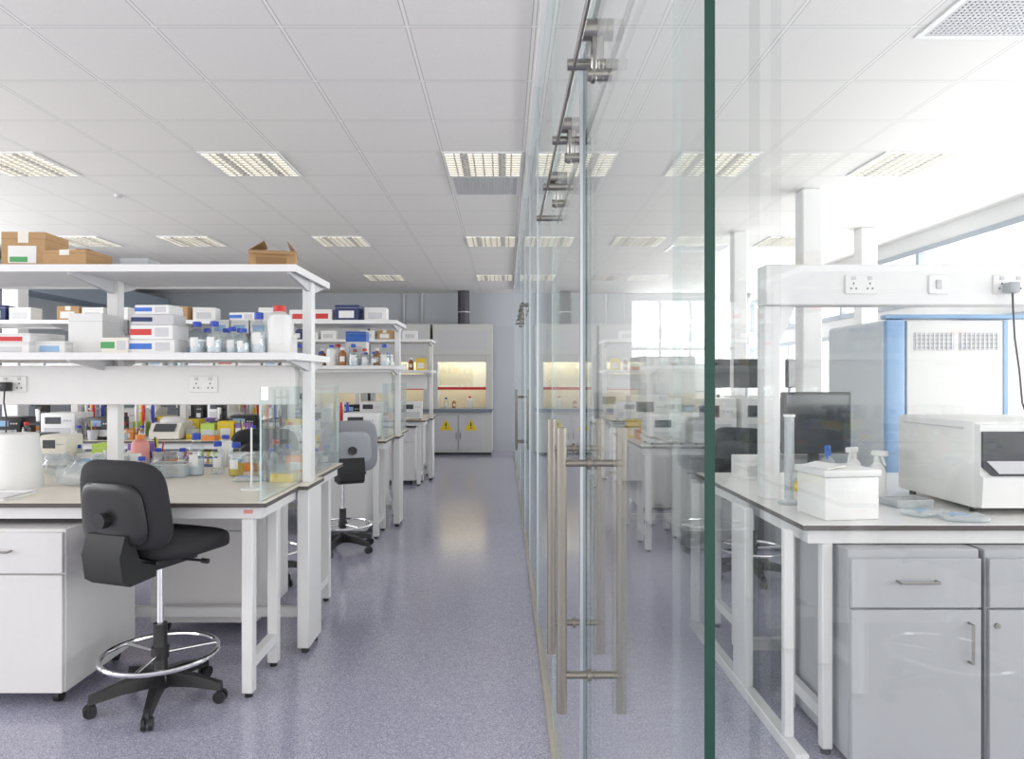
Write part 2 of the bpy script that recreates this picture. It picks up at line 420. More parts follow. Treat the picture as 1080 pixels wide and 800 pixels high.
# ------------------------------------------------------------ benches
def bench(y0, xe, s, length, label, depth=1.44, top='worktop', tab=False, lx=.045, lw=.05):
    r = thing('lab_bench','bench',(xe,y0,0),0,label)
    def bx(b,a0,a1,y_0,y_1,z0,z1,m,bev=0): b.box(min(s*a0,s*a1),max(s*a0,s*a1),y_0,y_1,z0,z1,m,bev)
    b = MB(); bx(b,0,length,0,depth,BT-.022,BT-.0035,'edge',.002); bx(b,.001,length,.001,depth-.001,BT-.003,BT,top)
    if tab: bx(b,-.045,0,.48,.80,BT-.022,BT-.0035,'edge',.001); bx(b,-.044,.001,.481,.799,BT-.003,BT,top)
    b.obj('worktop', r)
    b = MB()
    bx(b,.03,length,.03,.06,BT-.075,BT-.023,'white_steel'); bx(b,.03,length,depth-.06,depth-.03,BT-.075,BT-.023,'white_steel')
    bx(b,.03,.075,.06,depth-.06,BT-.075,BT-.023,'white_steel'); bx(b,.06,length,depth*.5-.02,depth*.5+.02,.13,.18,'white_steel')
    b.obj('rail', r)
    for x in (lx, length-.1):
        for y in (.03,.36,depth-.41,depth-.08):
            b = MB(); bx(b,x,x+lw,y,y+lw,.02,BT-.076,'white_steel',.004); b.cyl((s*(x+lw/2),y+lw/2,0),(s*(x+lw/2),y+lw/2,.02),.018,'black_plastic'); b.obj('leg', r)
        for y in (.08,depth-.36):
            b = MB(); bx(b,x+.005,x+lw-.005,y,y+.28,.12,.165,'white_steel'); b.obj('cross_rail', r)
    return r
def gantry(y0, xe, s, length, posts, label, shelves=(1.505,1.92), trunk=(1.27,1.47), over=.045):
    r = thing('shelf_gantry','shelving',(xe,y0,0),0,label)
    def bx(b,a0,a1,y_0,y_1,z0,z1,m,bev=0): b.box(min(s*a0,s*a1),max(s*a0,s*a1),y_0,y_1,z0,z1,m,bev)
    b = MB(); bx(b,-.040,.022,.52,.76,.03,BT-.0225,'white_steel',.004); b.cyl((s*-.01,.56,0),(s*-.01,.56,.03),.02,'black_plastic'); b.cyl((s*-.01,.72,0),(s*-.01,.72,.03),.02,'black_plastic'); b.obj('end_upright', r)
    b = MB(); bx(b,-.030,.018,.60,.67,BT,1.95,'white_steel',.003); b.obj('post', r)
    for p in posts:
        b = MB(); bx(b,p-.03,p+.03,.65,.71,BT,1.95,'white_steel',.003); b.obj('post', r)
    for z in shelves:
        b = MB(); bx(b,-over,length,.262,.878,z,z+.02,'white_lam'); bx(b,-over,length,.25,.262,z-.012,z+.022,'white_steel'); bx(b,-over,length,.878,.89,z-.012,z+.022,'white_steel')
        bx(b,-over-.008,-over,.25,.89,z-.012,z+.022,'white_steel'); b.obj('shelf', r)
        for p in [-.01]+list(posts):
            b = MB(); q = s*p
            b.prism([(q-.01,.28,z),(q-.01,.28,z-.02),(q-.01,.66,z-.07),(q-.01,.86,z-.02),(q-.01,.86,z)],(.02,0,0),'lgray_pl'); b.obj('bracket', r)
    b = MB(); bx(b,.045,length,.56,.648,trunk[0],trunk[1],'white_lam',.004); b.obj('service_trunking', r)
    return r
def socket():
    r = thing('power_socket','power socket')
    MB().box(-.073,.073,-.008,0,-.043,.043,'white_pl',.003).obj('face_plate', r)
    for s in (-1,1):
        MB().box(s*.036-.009,s*.036+.009,-.012,-.007,.020,.036,'lgray_pl',.001).obj('switch', r)
        for dx, dz in ((0,.004),(-.011,-.018),(.011,-.018)): MB().box(s*.036+dx-.003,s*.036+dx+.003,-.0088,-.0078,dz-.004,dz+.004,'dark').obj('pin_hole', r)
    return r
LE = -1.035
benchY = [3.02, 6.07, 9.12]
nm = ['nearest','second','third']
for i, y in enumerate(benchY):
    bench(y, LE, -1, 4.6, 'long %s lab bench left of the aisle with cream top' % nm[i], tab=True, lx=.07)
    gantry(y, LE, -1, 4.6, (1.035,2.075,3.12,4.1), 'white two tier shelf gantry over the %s left bench' % nm[i])
for x, y, l in ((XW(215,3.58),3.02,'double power socket above the blue capped bottles on nearest bench'),(XW(14,3.58),3.02,'double power socket with plug at left edge of photo'),(-2.2,6.07,'double socket on second left bench trunking')):
    put('sock', socket, (x,y+.56,1.375), 0, l, 'double power sockets')
def plug():
    r = thing('power_plug','plug')
    MB().box(-.022,.022,-.05,0,-.025,.022,'black_plastic',.006,2).obj('plug_body', r)
    MB().tube([(0,-.03,-.02),(0,-.035,-.08),(.01,-.03,-.16),(.0,-.02,-.25),(-.02,-.01,-.36),(-.03,.05,-.49)],.004,'black_plastic').obj('cable', r); return r
put('plug', plug, (XW(14,3.55)-.036,3.568,1.365),0,'black plug with cable in the left edge socket')

def cabinet(w, d, h, m, side_handle=1, bot=.06, dh=None, lock=False):
    def f():
        r = thing('base_cabinet','cabinet')
        MB().box(0,w,.02,d,bot,h,m,.003).obj('body', r)
        q = dh or h-.19
        dr = MB().box(.004,w-.004,0,.02,q+.004,h-.012 if not dh else h-.03,m,.002).obj('drawer', r)
        b = MB(); b.tube([(w/2-.07,0,q+.1),(w/2-.07,-.025,q+.1),(w/2+.07,-.025,q+.1),(w/2+.07,0,q+.1)],.005,'steel'); b.obj('drawer_handle', dr)
        do = MB().box(.004,w-.004,0,.02,bot+.004,q-.004,m,.002).obj('door', r)
        if lock:
            MB().cyl((.03,-.006,q-.06),(.03,0,q-.06),.010,'steel').obj('lock', do)
        else:
            x = w-.05 if side_handle > 0 else .05
            b = MB(); b.tube([(x,0,q-.19),(x,-.025,q-.19),(x,-.025,q-.05),(x,0,q-.05)],.005,'steel'); b.obj('door_handle', do)
        if bot > .04:
            for xx in (.06,w-.06):
                for yy in (.07,d-.07):
                    b = MB(); b.cyl((xx-.012,yy,.028),(xx+.012,yy,.028),.028,'black_plastic'); b.box(xx-.01,xx+.01,yy-.01,yy+.01,.03,bot,'dark'); b.obj('caster' , r)
        else: MB().box(.02,w-.02,.05,d-.02,0,bot,'dark').obj('plinth', r)
        return r
    return f
c1 = cabinet(.58,.58,.76,'cab',-1)
put('cabL', c1, (-1.88-.58,2.96,0),0,'white drawer and door cabinet left of the front stool')
put('cabL', c1, (-1.95,3.82,0),0,'white cabinet under the back half of the nearest bench')
put('cabL', c1, (-1.80,6.12,0),0,'white cabinet under the second left bench')
put('cabL', c1, (-2.9,6.12,0),0,'white cabinet further left beneath the second bench')
put('cabL', c1, (-1.82,6.9,0),0,'white cabinet beneath the far side of second bench')
put('cabL', c1, (-1.76,9.2,0),0,'white cabinet beneath the third left bench by the aisle')
put('cabL', c1, (-1.76,9.95,0),0,'white cabinet beneath the far side of third bench')
o = MB().box(-.02,.02,-.001,0,-.008,.008,'pink').obj('asset_sticker'); o.location = (XW(262,3.05),3.049,.82); o['label']='small pink sticker on the nearest bench rail'; o['category']='sticker'

def bscreen(y0, y1, x, label, h=.5):
    o = pane('bench_screen', x-.004, x+.004, y0, y1, BT, BT+h, edge='screen_edge', face='bench_glass'); o['label']=label; o['category']='glass screen'
BX = LE-.028
bscreen(3.03,3.78,BX,'clear glass screen on the front end of nearest bench'); bscreen(3.82,4.44,BX,'clear glass screen on the rear end of nearest bench')
bscreen(6.09,6.82,BX,'clear glass screen on the front end of second bench'); bscreen(6.86,7.48,BX,'clear glass screen on the rear end of second bench')

# ------------------------------------------------------------ stools
def stool(fab='black_fabric', bw=.47, bh=.37):
    def f():
        r = thing('lab_stool','stool')
        b = MB(); b.lathe([(0,.065),(.045,.065),(.05,.08),(.045,.12),(.03,.14),(.028,.34),(.0,.34)],'black_plastic'); b.obj('hub', r)
        for k in range(5):
            a = 2*PI*k/5+.3; c, s = math.cos(a), math.sin(a)
            b = MB(); PP = [(c*.03,s*.03,.105),(c*.15,s*.15,.095),(c*.27,s*.27,.07)]
            n = Vector((-s,c,0))
            for (p,q,w0,w1,h0,h1) in ((PP[0],PP[1],.03,.024,.03,.024),(PP[1],PP[2],.024,.018,.024,.016)):
                p = Vector(p); q = Vector(q); t = bmesh.new(); vs = []
                for pt,w,h in ((p,w0,h0),(q,w1,h1)):
                    for sx, sz in ((-1,-1),(1,-1),(.7,1),(-.7,1)): vs.append(t.verts.new(pt+n*w*sx+Vector((0,0,h*sz))))
                for i in range(4): t.faces.new((vs[i],vs[(i+1)%4],vs[4+(i+1)%4],vs[4+i]))
                t.faces.new(vs[:4][::-1]); t.faces.new(vs[4:]); b.merge(t,'black_plastic')
            lg = b.obj('leg', r)
            b = MB(); cx, cy = c*.265, s*.265
            for q in (-.014,.014): b.cyl((cx-s*(q-.007),cy+c*(q-.007),.026),(cx-s*(q+.007),cy+c*(q+.007),.026),.026,'black_plastic',n=14)
            b.cyl((cx,cy,.026),(cx,cy,.07),.009,'dark'); b.obj('caster', lg)
        MB().cyl((0,0,.34),(0,0,.60),.014,'chrome').obj('gas_column', r)
        b = MB(); b.ring((0,0,.21),.235,.011,'chrome',40)
        for k in range(3):
            a = 2*PI*k/3+.9; b.cyl((math.cos(a)*.03,math.sin(a)*.03,.21),(math.cos(a)*.235,math.sin(a)*.235,.21),.008,'chrome')
        b.cyl((0,0,.19),(0,0,.24),.036,'black_plastic'); b.obj('foot_ring', r)
        b = MB(); b.box(-.09,.09,-.11,.13,.60,.645,'black_plastic',.012,2); b.cyl((.09,.03,.62),(.19,.05,.615),.006,'black_plastic'); b.cyl((.18,.05,.615),(.21,.055,.613),.011,'black_plastic'); b.obj('mechanism', r)
        def sb(p):
            p = p.copy(); t = p.y/.22
            if t > .3: p.z -= (t-.3)**2*.05
            if t < -.3: p.z += (-.3-t)**2*.03
            return p
        MB().cushion((0,.04,.69),.44,.42,.10,fab,.5,.5,sb).obj('seat', r)
        MB().pad((0,-.215,1.075-bh/2),bw,.08,bh,fab,top=.9,curve=.04,lean=.02,sq=.46).obj('backrest', r)
        b = MB(); b.pad((0,-.264,.86),.36,.03,.26,'black_plastic' if fab=='black_fabric' else 'gray_pl',top=.85,curve=.03,lean=.012)
        b.cyl((0,-.27,.84),(0,-.31,.84),.032,'black_plastic',n=20); b.obj('back_shell', r)
        b = MB(); b.prism([(-.10,-.275,.78),(-.10,-.30,.70),(-.10,-.285,.60),(-.10,-.25,.575),(-.10,-.12,.585),(-.10,-.12,.63),(-.10,-.2,.66),(-.10,-.24,.78)],(.20,0,0),'black'); b.obj('back_bracket', r)
        return r
    return f
put('stool', stool(), (-1.50,3.03,0), -math.radians(19), 'black fabric lab stool with chrome foot ring by nearest bench')
put('stool', stool(), (-1.66,4.85,0), math.radians(15), 'black stool seen through the legs of the nearest bench')
put('stool2', stool('gray_fabric',.50,.42), (-1.33,5.72,0), math.radians(28), 'grey backed stool at the end of the second bench')
put('stool', stool(), (1.75,4.9,0), math.radians(-40), 'black stool behind the right hand bench')

# ------------------------------------------------------------ small items
def bottle(h=.2, r=.04, cap='blue', liq=None, body='clear', lab=True):
    def f():
        t = thing('reagent_bottle','bottle')
        MB().lathe([(0,0.001),(r*.95,0),(r,.006),(r,.62*h),(r*.9,.69*h),(r*.5,.78*h),(r*.45,.80*h),(r*.45,.87*h)],body,n=18).obj('body', t)
        MB().lathe([(0,.84*h),(r*.56,.84*h),(r*.58,.86*h),(r*.56,.99*h),(r*.5,h),(0,h)],cap,n=18).obj('cap', t)
        if liq: MB().lathe([(0,.005),(r*.93,.005),(r*.93,.38*h),(0,.38*h)],liq,n=18).obj('liquid', t)
        if lab:
            b = MB(); q = bmesh.new(); A=[];B=[]
            for i in range(7):
                a = -PI/2-.6+1.2*i/6; A.append(q.verts.new((math.cos(a)*r*1.02,math.sin(a)*r*1.02,.22*h))); B.append(q.verts.new((math.cos(a)*r*1.02,math.sin(a)*r*1.02,.5*h)))
            for i in range(6): q.faces.new((A[i],A[i+1],B[i+1],B[i]))
            b.merge(q,'paper'); b.obj('paper_label', t)
        return t
    return f
def jug(h=.24, w=.11, cap='red', body='white_pl'):
    def f():
        t = thing('plastic_bottle','bottle')
        MB().lathe([(0,0),(w*.46,0),(w*.5,.01),(w*.5,.7*h),(w*.44,.8*h),(w*.2,.87*h),(w*.2,.9*h)],body,n=20).obj('body', t)
        MB().lathe([(0,.88*h),(w*.27,.88*h),(w*.26,h),(0,h)],cap,n=18).obj('cap', t)
        MB().box(-w*.3,w*.3,-w*.5-.0012,-w*.44,.2*h,.5*h,'paper').obj('paper_label', t)
        return t
    return f
def carton(w,d,h,m='card',patch=None,openf=False,patch2=None):
    def f():
        t = thing('cardboard_box' if m.startswith('card') else 'storage_box','box')
        b = MB()
        if openf:
            th=.004
            b.box(-w/2,w/2,-d/2,-d/2+th,0,h,m); b.box(-w/2,w/2,d/2-th,d/2,0,h,m); b.box(-w/2,-w/2+th,-d/2+th,d/2-th,0,h,m); b.box(w/2-th,w/2,-d/2+th,d/2-th,0,h,m); b.box(-w/2+th,w/2-th,-d/2+th,d/2-th,0,th,m)
        else: b.box(-w/2,w/2,-d/2,d/2,0,h,m,.002)
        b.obj('carton', t)
        if openf:
            b = MB(); b.prism([(-w/2,-d/2,h),(w/2,-d/2,h),(w/2-.01,-d/2-.05,h-.02),(-w/2+.01,-d/2-.05,h-.02)],(0,.001,.003),m); b.obj('flap', t)
            b = MB(); b.prism([(-w/2,-d/2,h),(-w/2,d/2,h),(-w/2+.07,d/2,h+.05),(-w/2+.07,-d/2,h+.05)],(.003,0,0),m); b.obj('flap', t)
            b = MB(); b.prism([(w/2,-d/2,h),(w/2,d/2,h),(w/2-.04,d/2,h+.05),(w/2-.04,-d/2,h+.05)],(.003,0,0),m); b.obj('flap', t)
        else:
            b = MB(); b.box(-w/2-.001,w/2+.001,-d/2-.001,d/2+.001,h*.80,h*.80+.002,'card_dark' if m.startswith('card') else 'lgray_pl'); b.obj('lid_seam', t)
            if m.startswith('card'): MB().box(-.025,.025,-d/2-.0015,d/2+.001,h*.7,h+.001,'cream_pl').obj('tape', t)
        if patch: MB().box(-w*.34,w*.30,-d/2-.002,-d/2,h*.15,h*.62,patch).obj('printed_panel', t)
        if patch2: MB().box(-w*.30,w*.10,-d/2-.003,-d/2,h*.18,h*.32,patch2).obj('printed_strip', t)
        return t
    return f
def centrifuge(w=.26,d=.3,h=.2, m='cream_pl'):
    def f():
        t = thing('centrifuge','lab instrument')
        b = MB(); b.prism([(-w/2,-d/2,0.01),(-w/2,-d/2,h*.35),(-w/2,-d*.28,h*.72),(-w/2,d/2,h*.8),(-w/2,d/2,0.01)],(w,0,0),m)
        for x in (-w*.4,w*.4):
            for y in (-d*.4,d*.4): b.cyl((x,y,0),(x,y,.012),.01,'black_plastic',n=8)
        b.obj('housing', t)
        MB().lathe([(w*.40,h*.74),(w*.40,h*.86),(w*.33,h*.96),(w*.15,h),(0,h)],'white_pl',(0,d*.1,0)).obj('lid', t)
        MB().prism([(-w*.35,-d/2+.0-.004,h*.38),(w*.35,-d/2-.004,h*.38),(w*.35,-d*.31-.004,h*.69),(-w*.35,-d*.31-.004,h*.69)],(0,-.003,.003),'dark').obj('control_panel', t)
        return t
    return f
def instrument(w,d,h,m='white_pl',panel='dark', slot=True):
    def f():
        t = thing('bench_instrument','lab instrument')
        b = MB(); b.box(-w/2,w/2,-d/2,d/2,.015,h,m,.012,2)
        for x in (-w*.4,w*.4):
            for y in (-d*.4,d*.4): b.cyl((x,y,0),(x,y,.02),.012,'black_plastic',n=8)
        b.obj('housing', t)
        MB().box(-w*.36,w*.1,-d/2-.004,-d/2,h*.6,h*.85,panel,.001).obj('display', t)
        for k in range(3): MB().cyl((w*.2+k*w*.09,-d/2-.006,h*.72),(w*.2+k*w*.09,-d/2,h*.72),w*.03,'lgray_pl',n=10).obj('button', t)
        if slot: MB().box(-w*.38,w*.38,-d/2-.003,-d/2,h*.15,h*.45,'lgray_pl',.001).obj('front_door', t)
        return t
    return f
def microscope(m='black_plastic'):
    def f():
        t = thing('microscope','microscope')
        MB().box(-.09,.09,-.12,.12,0,.04,m,.008,2).obj('base', t)
        MB().prism([(-.03,.05,.04),(-.03,.11,.04),(-.03,.11,.30),(-.03,-.02,.33),(-.03,-.02,.27),(-.03,.05,.25)],(.06,0,0),m).obj('arm', t)
        MB().box(-.07,.07,-.07,.05,.13,.145,'dark').obj('stage', t)
        b = MB(); b.cyl((0,-.02,.16),(0,-.02,.27),.02,'chrome'); b.obj('objective', t)
        for s in (-1,1): MB().cyl((s*.03,-.04,.31),(s*.035,-.13,.38),.016,m).obj('eyepiece', t)
        return t
    return f
def pip_stand():
    t = thing('pipette_stand','pipette stand')
    MB().lathe([(0,0),(.08,0),(.08,.01),(.03,.02),(0,.02)],'lgray_pl').obj('base', t)
    MB().cyl((0,0,.02),(0,0,.30),.008,'alu').obj('pole', t)
    MB().lathe([(0,.25),(.06,.25),(.06,.265),(0,.265)],'lgray_pl').obj('carousel', t)
    for k in range(5):
        a = 2*PI*k/5; x, y = .07*math.cos(a), .07*math.sin(a)
        MB().lathe([(0,.06),(.004,.06),(.006,.15),(.014,.17),(.015,.29),(.010,.31),(.012,.33),(0,.33)],['blue','white_pl','yellow','white_pl','red'][k],(x,y,0),n=10).obj('pipette', t)
    return t
def tubes(col='blue'):
    def f():
        t = thing('tube_rack','tube rack')
        b = MB(); b.box(-.107,.107,-.045,.045,0,.006,col); b.box(-.107,.107,-.045,.045,.05,.055,col)
        for s in (-1,1): b.box(s*.1105-.003,s*.1105+.003,-.045,.045,0,.056,col)
        b.obj('rack', t)
        for i in range(6): MB().lathe([(0,.008),(.006,.02),(.008,.03),(.008,.075),(.0095,.076),(.0095,.09),(0,.09)],random.choice(['white_pl','red','yellow','blue','lime']),(-.09+i*.036,-.02,0),n=8).obj('tube', t)
        return t
    return f
def tipbox(c='blue', lid='film'):
    def f():
        t = thing('tip_box','pipette tip box')
        MB().box(-.06,.06,-.043,.043,0,.045,c,.004).obj('base', t)
        MB().box(-.058,.058,-.041,.041,.045,.09,lid,.004).obj('lid', t)
        return t
    return f
def beaker(h=.12,r=.04,liq=None,m='clear'):
    def f():
        t = thing('beaker','beaker')
        MB().lathe([(0,0),(r,0),(r,h),(r*1.06,h+.003),(r*.95,h),(r*.95,.004),(0,.004)],m,n=18).obj('vessel', t)
        if liq: MB().lathe([(0,.006),(r*.92,.006),(r*.92,.5*h),(0,.5*h)],liq,n=16).obj('liquid', t)
        return t
    return f
def glovebox(c1='white_pl',c2='mblue',w=.24,d=.12,h=.075):
    def f():
        t = thing('glove_box','box')
        MB().box(-w/2,w/2,-d/2,d/2,0,h,c1,.002).obj('carton', t)
        MB().box(-w/2-.001,w*.0,-d/2-.001,d/2+.001,h*.3,h*.72,c2).obj('colour_band', t)
        MB().box(w*.08,w*.4,-d/2-.0015,-d/2,h*.2,h*.8,'lgray_pl').obj('opening', t)
        return t
    return f
def spray(c='white_pl', h2='white_pl'):
    def f():
        t = thing('spray_bottle','spray bottle')
        MB().lathe([(0,0),(.036,0),(.038,.01),(.038,.11),(.03,.14),(.013,.16),(.013,.17)],c).obj('body', t)
        b = MB(); b.cyl((0,0,.165),(0,0,.19),.015,h2,n=12); b.box(-.012,.012,-.05,.025,.19,.215,h2,.004); b.prism([(-.004,-.02,.19),(-.004,-.03,.19),(-.004,-.045,.15),(-.004,-.038,.15)],(.008,0,0),h2); b.obj('trigger_head', t)
        return t
    return f
def monitor(w=.42,h=.26,stand=.12, scr='screen'):
    def f():
        t = thing('computer_monitor','monitor')
        MB().box(-w/2,w/2,-.02,.015,stand,stand+h,'black_plastic',.004).obj('bezel', t)
        MB().box(-w/2+.015,w/2-.015,-.0225,-.0195,stand+.018,stand+h-.015,scr).obj('screen', t)
        b = MB(); b.box(-.025,.025,.01,.035,0.01,stand+h*.5,'black_plastic'); b.box(-w*.25,w*.25,-.08,.09,0,.012,'black_plastic',.004); b.obj('stand', t)
        return t
    return f
def paper_roll():
    t = thing('paper_roll','paper roll')
    MB().lathe([(.02,0),(.115,0),(.114,.02),(.093,.26),(.088,.268),(.03,.268),(.028,.24),(.02,.0)],'paper',n=32).obj('paper', t)
    MB().lathe([(.0,.236),(.027,.236),(.029,.262),(.024,.262),(.022,.240),(0,.240)],'card',n=20).obj('core', t)
    return t
def tray(w=.3,d=.2,h=.06,m='film'):
    def f():
        t = thing('plastic_tray','tray')
        b = MB(); q=.004; b.box(-w/2,w/2,-d/2,d/2,0,q,m); b.box(-w/2,w/2,-d/2,-d/2+q,q,h,m); b.box(-w/2,w/2,d/2-q,d/2,q,h,m); b.box(-w/2,-w/2+q,-d/2+q,d/2-q,q,h,m); b.box(w/2-q,w/2,-d/2+q,d/2-q,q,h,m)
        b.obj('tray_body', t)
        MB().tube([(-w/2,-d/2,h),(w/2,-d/2,h),(w/2,d/2,h),(-w/2,d/2,h)],.004,'lgray_pl',6,True).obj('rim', t)
        return t
    return f
def bag():
    t = thing('plastic_bag','bag')
    def cr(p):
        p = p.copy(); n = math.sin(p.x*61)*math.cos(p.y*53)+math.sin(p.x*117+p.y*83)*.6; p.z = max(-.05, p.z+n*.018*(1 if p.z>0 else 0)); p.x += math.sin(p.y*90)*.006; return p
    MB().cushion((0,0,.05),.2,.16,.1,'film',.8,.8,cr,36,18).obj('film', t)
    b = MB(); b.tube([(.0,.0,.08),(.03,-.01,.11),(.05,.01,.12)],.008,'film',6); b.obj('knot', t)
    return t
def packet():
    t = thing('plastic_packet','packet')
    def cr(p):
        p = p.copy(); p.z = max(-.012, p.z+(math.sin(p.x*80)*math.cos(p.y*95)*.006 if p.z>0 else 0)); return p
    MB().cushion((0,0,.012),.16,.11,.024,'film',.6,.35,cr,36,12).obj('film', t)
    MB().box(-.05,.01,-.03,.02,.0245,.0255,'lblue').obj('printed_panel', t)
    return t
def ringstand():
    t = thing('clamp_stand','stand')
    MB().lathe([(0,0),(.05,0),(.05,.006),(.012,.012),(0,.012)],'white_pl').obj('base', t)
    MB().cyl((0,0,.01),(0,0,.3),.005,'white_pl',n=10).obj('rod', t)
    return t
def penpot():
    t = thing('pen_pot','pot')
    MB().lathe([(0,0),(.035,0),(.045,.09),(.042,.09),(.033,.006),(0,.006)],'lgray_pl',n=16).obj('cup', t)
    for k,(x,y,c) in enumerate(((.015,.0,'red'),(-.015,.01,'mblue'),(0,-.018,'yellow'),(-.01,-.01,'black_plastic'))):
        MB().cyl((x*.5,y*.5,.01),(x*1.8,y*1.8,.15+.01*k),.005,c,n=8).obj('pen', t)
    return t

ORD = ['first','second','third','fourth','fifth','sixth','seventh','eighth','ninth','tenth','eleventh','twelfth','thirteenth','fourteenth','fifteenth','sixteenth','seventeenth','eighteenth','nineteenth','twentieth','twenty-first','twenty-second','twenty-third','twenty-fourth','twenty-fifth','twenty-sixth','twenty-seventh','twenty-eighth','twenty-ninth','thirtieth','thirty-first','thirty-second','thirty-third','thirty-fourth','thirty-fifth','thirty-sixth']
KIND = {
 'bb': ('blue capped glass bottle', bottle(.2,.042,'blue','liq_clear'), .10),
 'bs': ('small blue capped bottle', bottle(.13,.032,'blue',None), .08),
 'ba': ('brown glass bottle', bottle(.17,.036,'white_pl',None,'amber'), .09),
 'by': ('yellow filled bottle', bottle(.18,.04,'blue','liq_yellow'), .10),
 'br': ('red capped glass bottle', bottle(.16,.036,'red','liq_clear'), .09),
 'jw': ('white bottle with red cap', jug(.22,.11,'red'), .13),
 'jb': ('white bottle with blue cap', jug(.19,.09,'blue'), .11),
 'jp': ('pink plastic bottle', jug(.21,.10,'orange','pink'), .11),
 'wb': ('plain white box', carton(.2,.16,.12,'paper','lgray_pl'), .22),
 'ws': ('small white box', carton(.13,.12,.08,'paper','lblue'), .145),
 'wr': ('white box with red panel', carton(.18,.15,.10,'paper','red'), .2),
 'wg': ('white box with green panel', carton(.15,.14,.11,'paper','green'), .17),
 'cb': ('small brown carton', carton(.2,.16,.13,'card','paper'), .22),
 'gb': ('blue banded glove box', glovebox('white_pl','mblue'), .26),
 'gp': ('purple banded glove box', glovebox('purple','paper',.12,.1,.14), .14),
 'tb': ('blue tip box', tipbox('blue'), .13),
 'ty': ('yellow tip box', tipbox('yellow'), .13),
 'to': ('orange tip box', tipbox('orange'), .13),
 'tr': ('blue tube rack', tubes('blue'), .24),
 'tg': ('lime tube rack', tubes('lime'), .24),
 'ce': ('cream bench centrifuge', centrifuge(), .30),
 'in': ('white bench instrument', instrument(.3,.3,.24), .34),
 'an': ('tall white analyser', instrument(.36,.36,.38), .37),
 'ig': ('grey bench instrument', instrument(.26,.28,.17,'lgray_pl'), .3),
 'ib': ('black bench instrument', instrument(.24,.26,.20,'black_plastic','lblue'), .28),
 'mi': ('black microscope', microscope(), .24),
 'ps': ('pipette stand', pip_stand, .19),
 'bk': ('glass beaker', beaker(), .10),
 'sp': ('white spray bottle', spray(), .10),
 'sb': ('blue headed spray bottle', spray('film','mblue'), .10),
 'nv': ('navy storage box', carton(.22,.2,.14,'navy','paper'), .24),
 'bn': ('bright blue bin', carton(.2,.16,.1,'mblue'), .22),
 'yb': ('yellow bin', carton(.14,.14,.16,'yellow','paper'), .16),
 'lm': ('lime green box', carton(.12,.12,.14,'lime','paper'), .14),
 'or': ('orange box', carton(.14,.12,.09,'orange','paper'), .16),
 'pk': ('clear plastic packet', packet, .17),
 'pt': ('pot of coloured pens', penpot, .1),
 'yl': ('pale yellow filled beaker', beaker(.08,.032,'liq_yellow'), .08),
}
def one(k, x, y, z, n, place, endname='aisle end', rot=None):
    desc = KIND[k][0]
    grp = (desc+('es' if desc.endswith('x') else 's')) + ' ' + place
    return put('k_'+k, KIND[k][1], (x,y,z), random.uniform(-.12,.12) if rot is None else rot, '%s, %s from %s %s' % (desc, ORD[n], endname, place), grp)
def row(x_start, s, y, z, kinds, place, endname='aisle end', jit=.02, gap=.015):
    x = x_start; n = 0
    for k in kinds:
        if k[0] == '_': x += s*float(k[1:]); continue
        w = KIND[k][2]; x += s*w/2
        one(k, x, y+random.uniform(-jit,jit), z, n, place, endname, 0 if jit==0 else None)
        x += s*(w/2+gap); n += 1
def prow(y, z, items, place, endname='aisle end'):
    for n, (px, k) in enumerate(items): one(k, XW(px,y), y+random.uniform(-.01,.01), z, n, place, endname)

S1, S2 = 1.527, 1.942
put('cA', carton(.21,.2,.18,'card','paper',False,'green'), (XW(38,3.5),3.50,S2),.05,'brown carton with white and green label on top shelf')
put('cB', carton(.22,.2,.085,'card',None), (XW(88,3.5),3.46,S2),-.08,'low brown carton beside the green labelled carton')
put('cC', carton(.18,.12,.16,'card_dark',None), (XW(76,3.75),3.79,S2),.1,'darker brown carton standing behind the other cartons')
put('cD', carton(.22,.22,.085,'card','card_dark',True), (XW(291,3.5)-.01,3.50,S2),.25,'open cardboard box with flaps at the shelf end')
put('cE', carton(.14,.12,.06,'gray_pl',None), (XW(148,3.5),3.5,S2),.0,'small grey box on the top shelf')
def stack(px, d, z, items, rz=0):
    zz = z
    for key, fn, h, lab in items:
        put(key, fn, (XW(px,d), d, zz), rz+random.uniform(-.06,.06), lab); zz += h
ga = glovebox('paper','mblue',.22,.14,.065); gb_ = glovebox('paper','red',.21,.14,.07); gc = glovebox('lgray_pl','navy',.20,.14,.05)
stack(168,3.42,S1,[('ga',ga,.066,'bottom box of the glove box stack on lower shelf'),('gb',gb_,.071,'red banded box in the middle of glove box stack'),('gc',gc,.051,'grey navy box third up in the glove box stack'),('gd2',glovebox('paper','mblue',.17,.13,.045),.05,'topmost small box of the glove box stack')])
stack(128,3.40,S1,[('gd',glovebox('cream_pl','green',.13,.12,.075),.076,'small green banded box left of the glove box stack')])
put('bx1', carton(.17,.16,.2,'paper',None), (XW(100,3.52),3.52,S1),0,'tall plain white box beside the shelf post')
xs = [(208,.155,.036),(229,.155,.036),(245,.13,.032),(259,.12,.03),(273,.20,.038)]
labs = ['leftmost blue capped bottle on the lower shelf','second blue capped bottle from left on lower shelf','third blue capped bottle from left on lower shelf','shortest blue capped bottle on the lower shelf','tallest blue capped bottle beside the white red capped bottle']
for i,((px,h,r),l) in enumerate(zip(xs,labs)):
    put('sb%d'%int(h*1000), bottle(h,r,'blue','liq_clear'), (XW(px,3.40),3.40-.03*(i%2),S1),random.uniform(-.3,.3),l,'blue capped bottles on the nearest lower shelf')
for i,px in enumerate((218,238,253)): put('sb130', None, (XW(px,3.49),3.50,S1),0,'%s blue capped bottle in second rank of lower shelf' % ORD[i],'blue capped bottles on the nearest lower shelf')
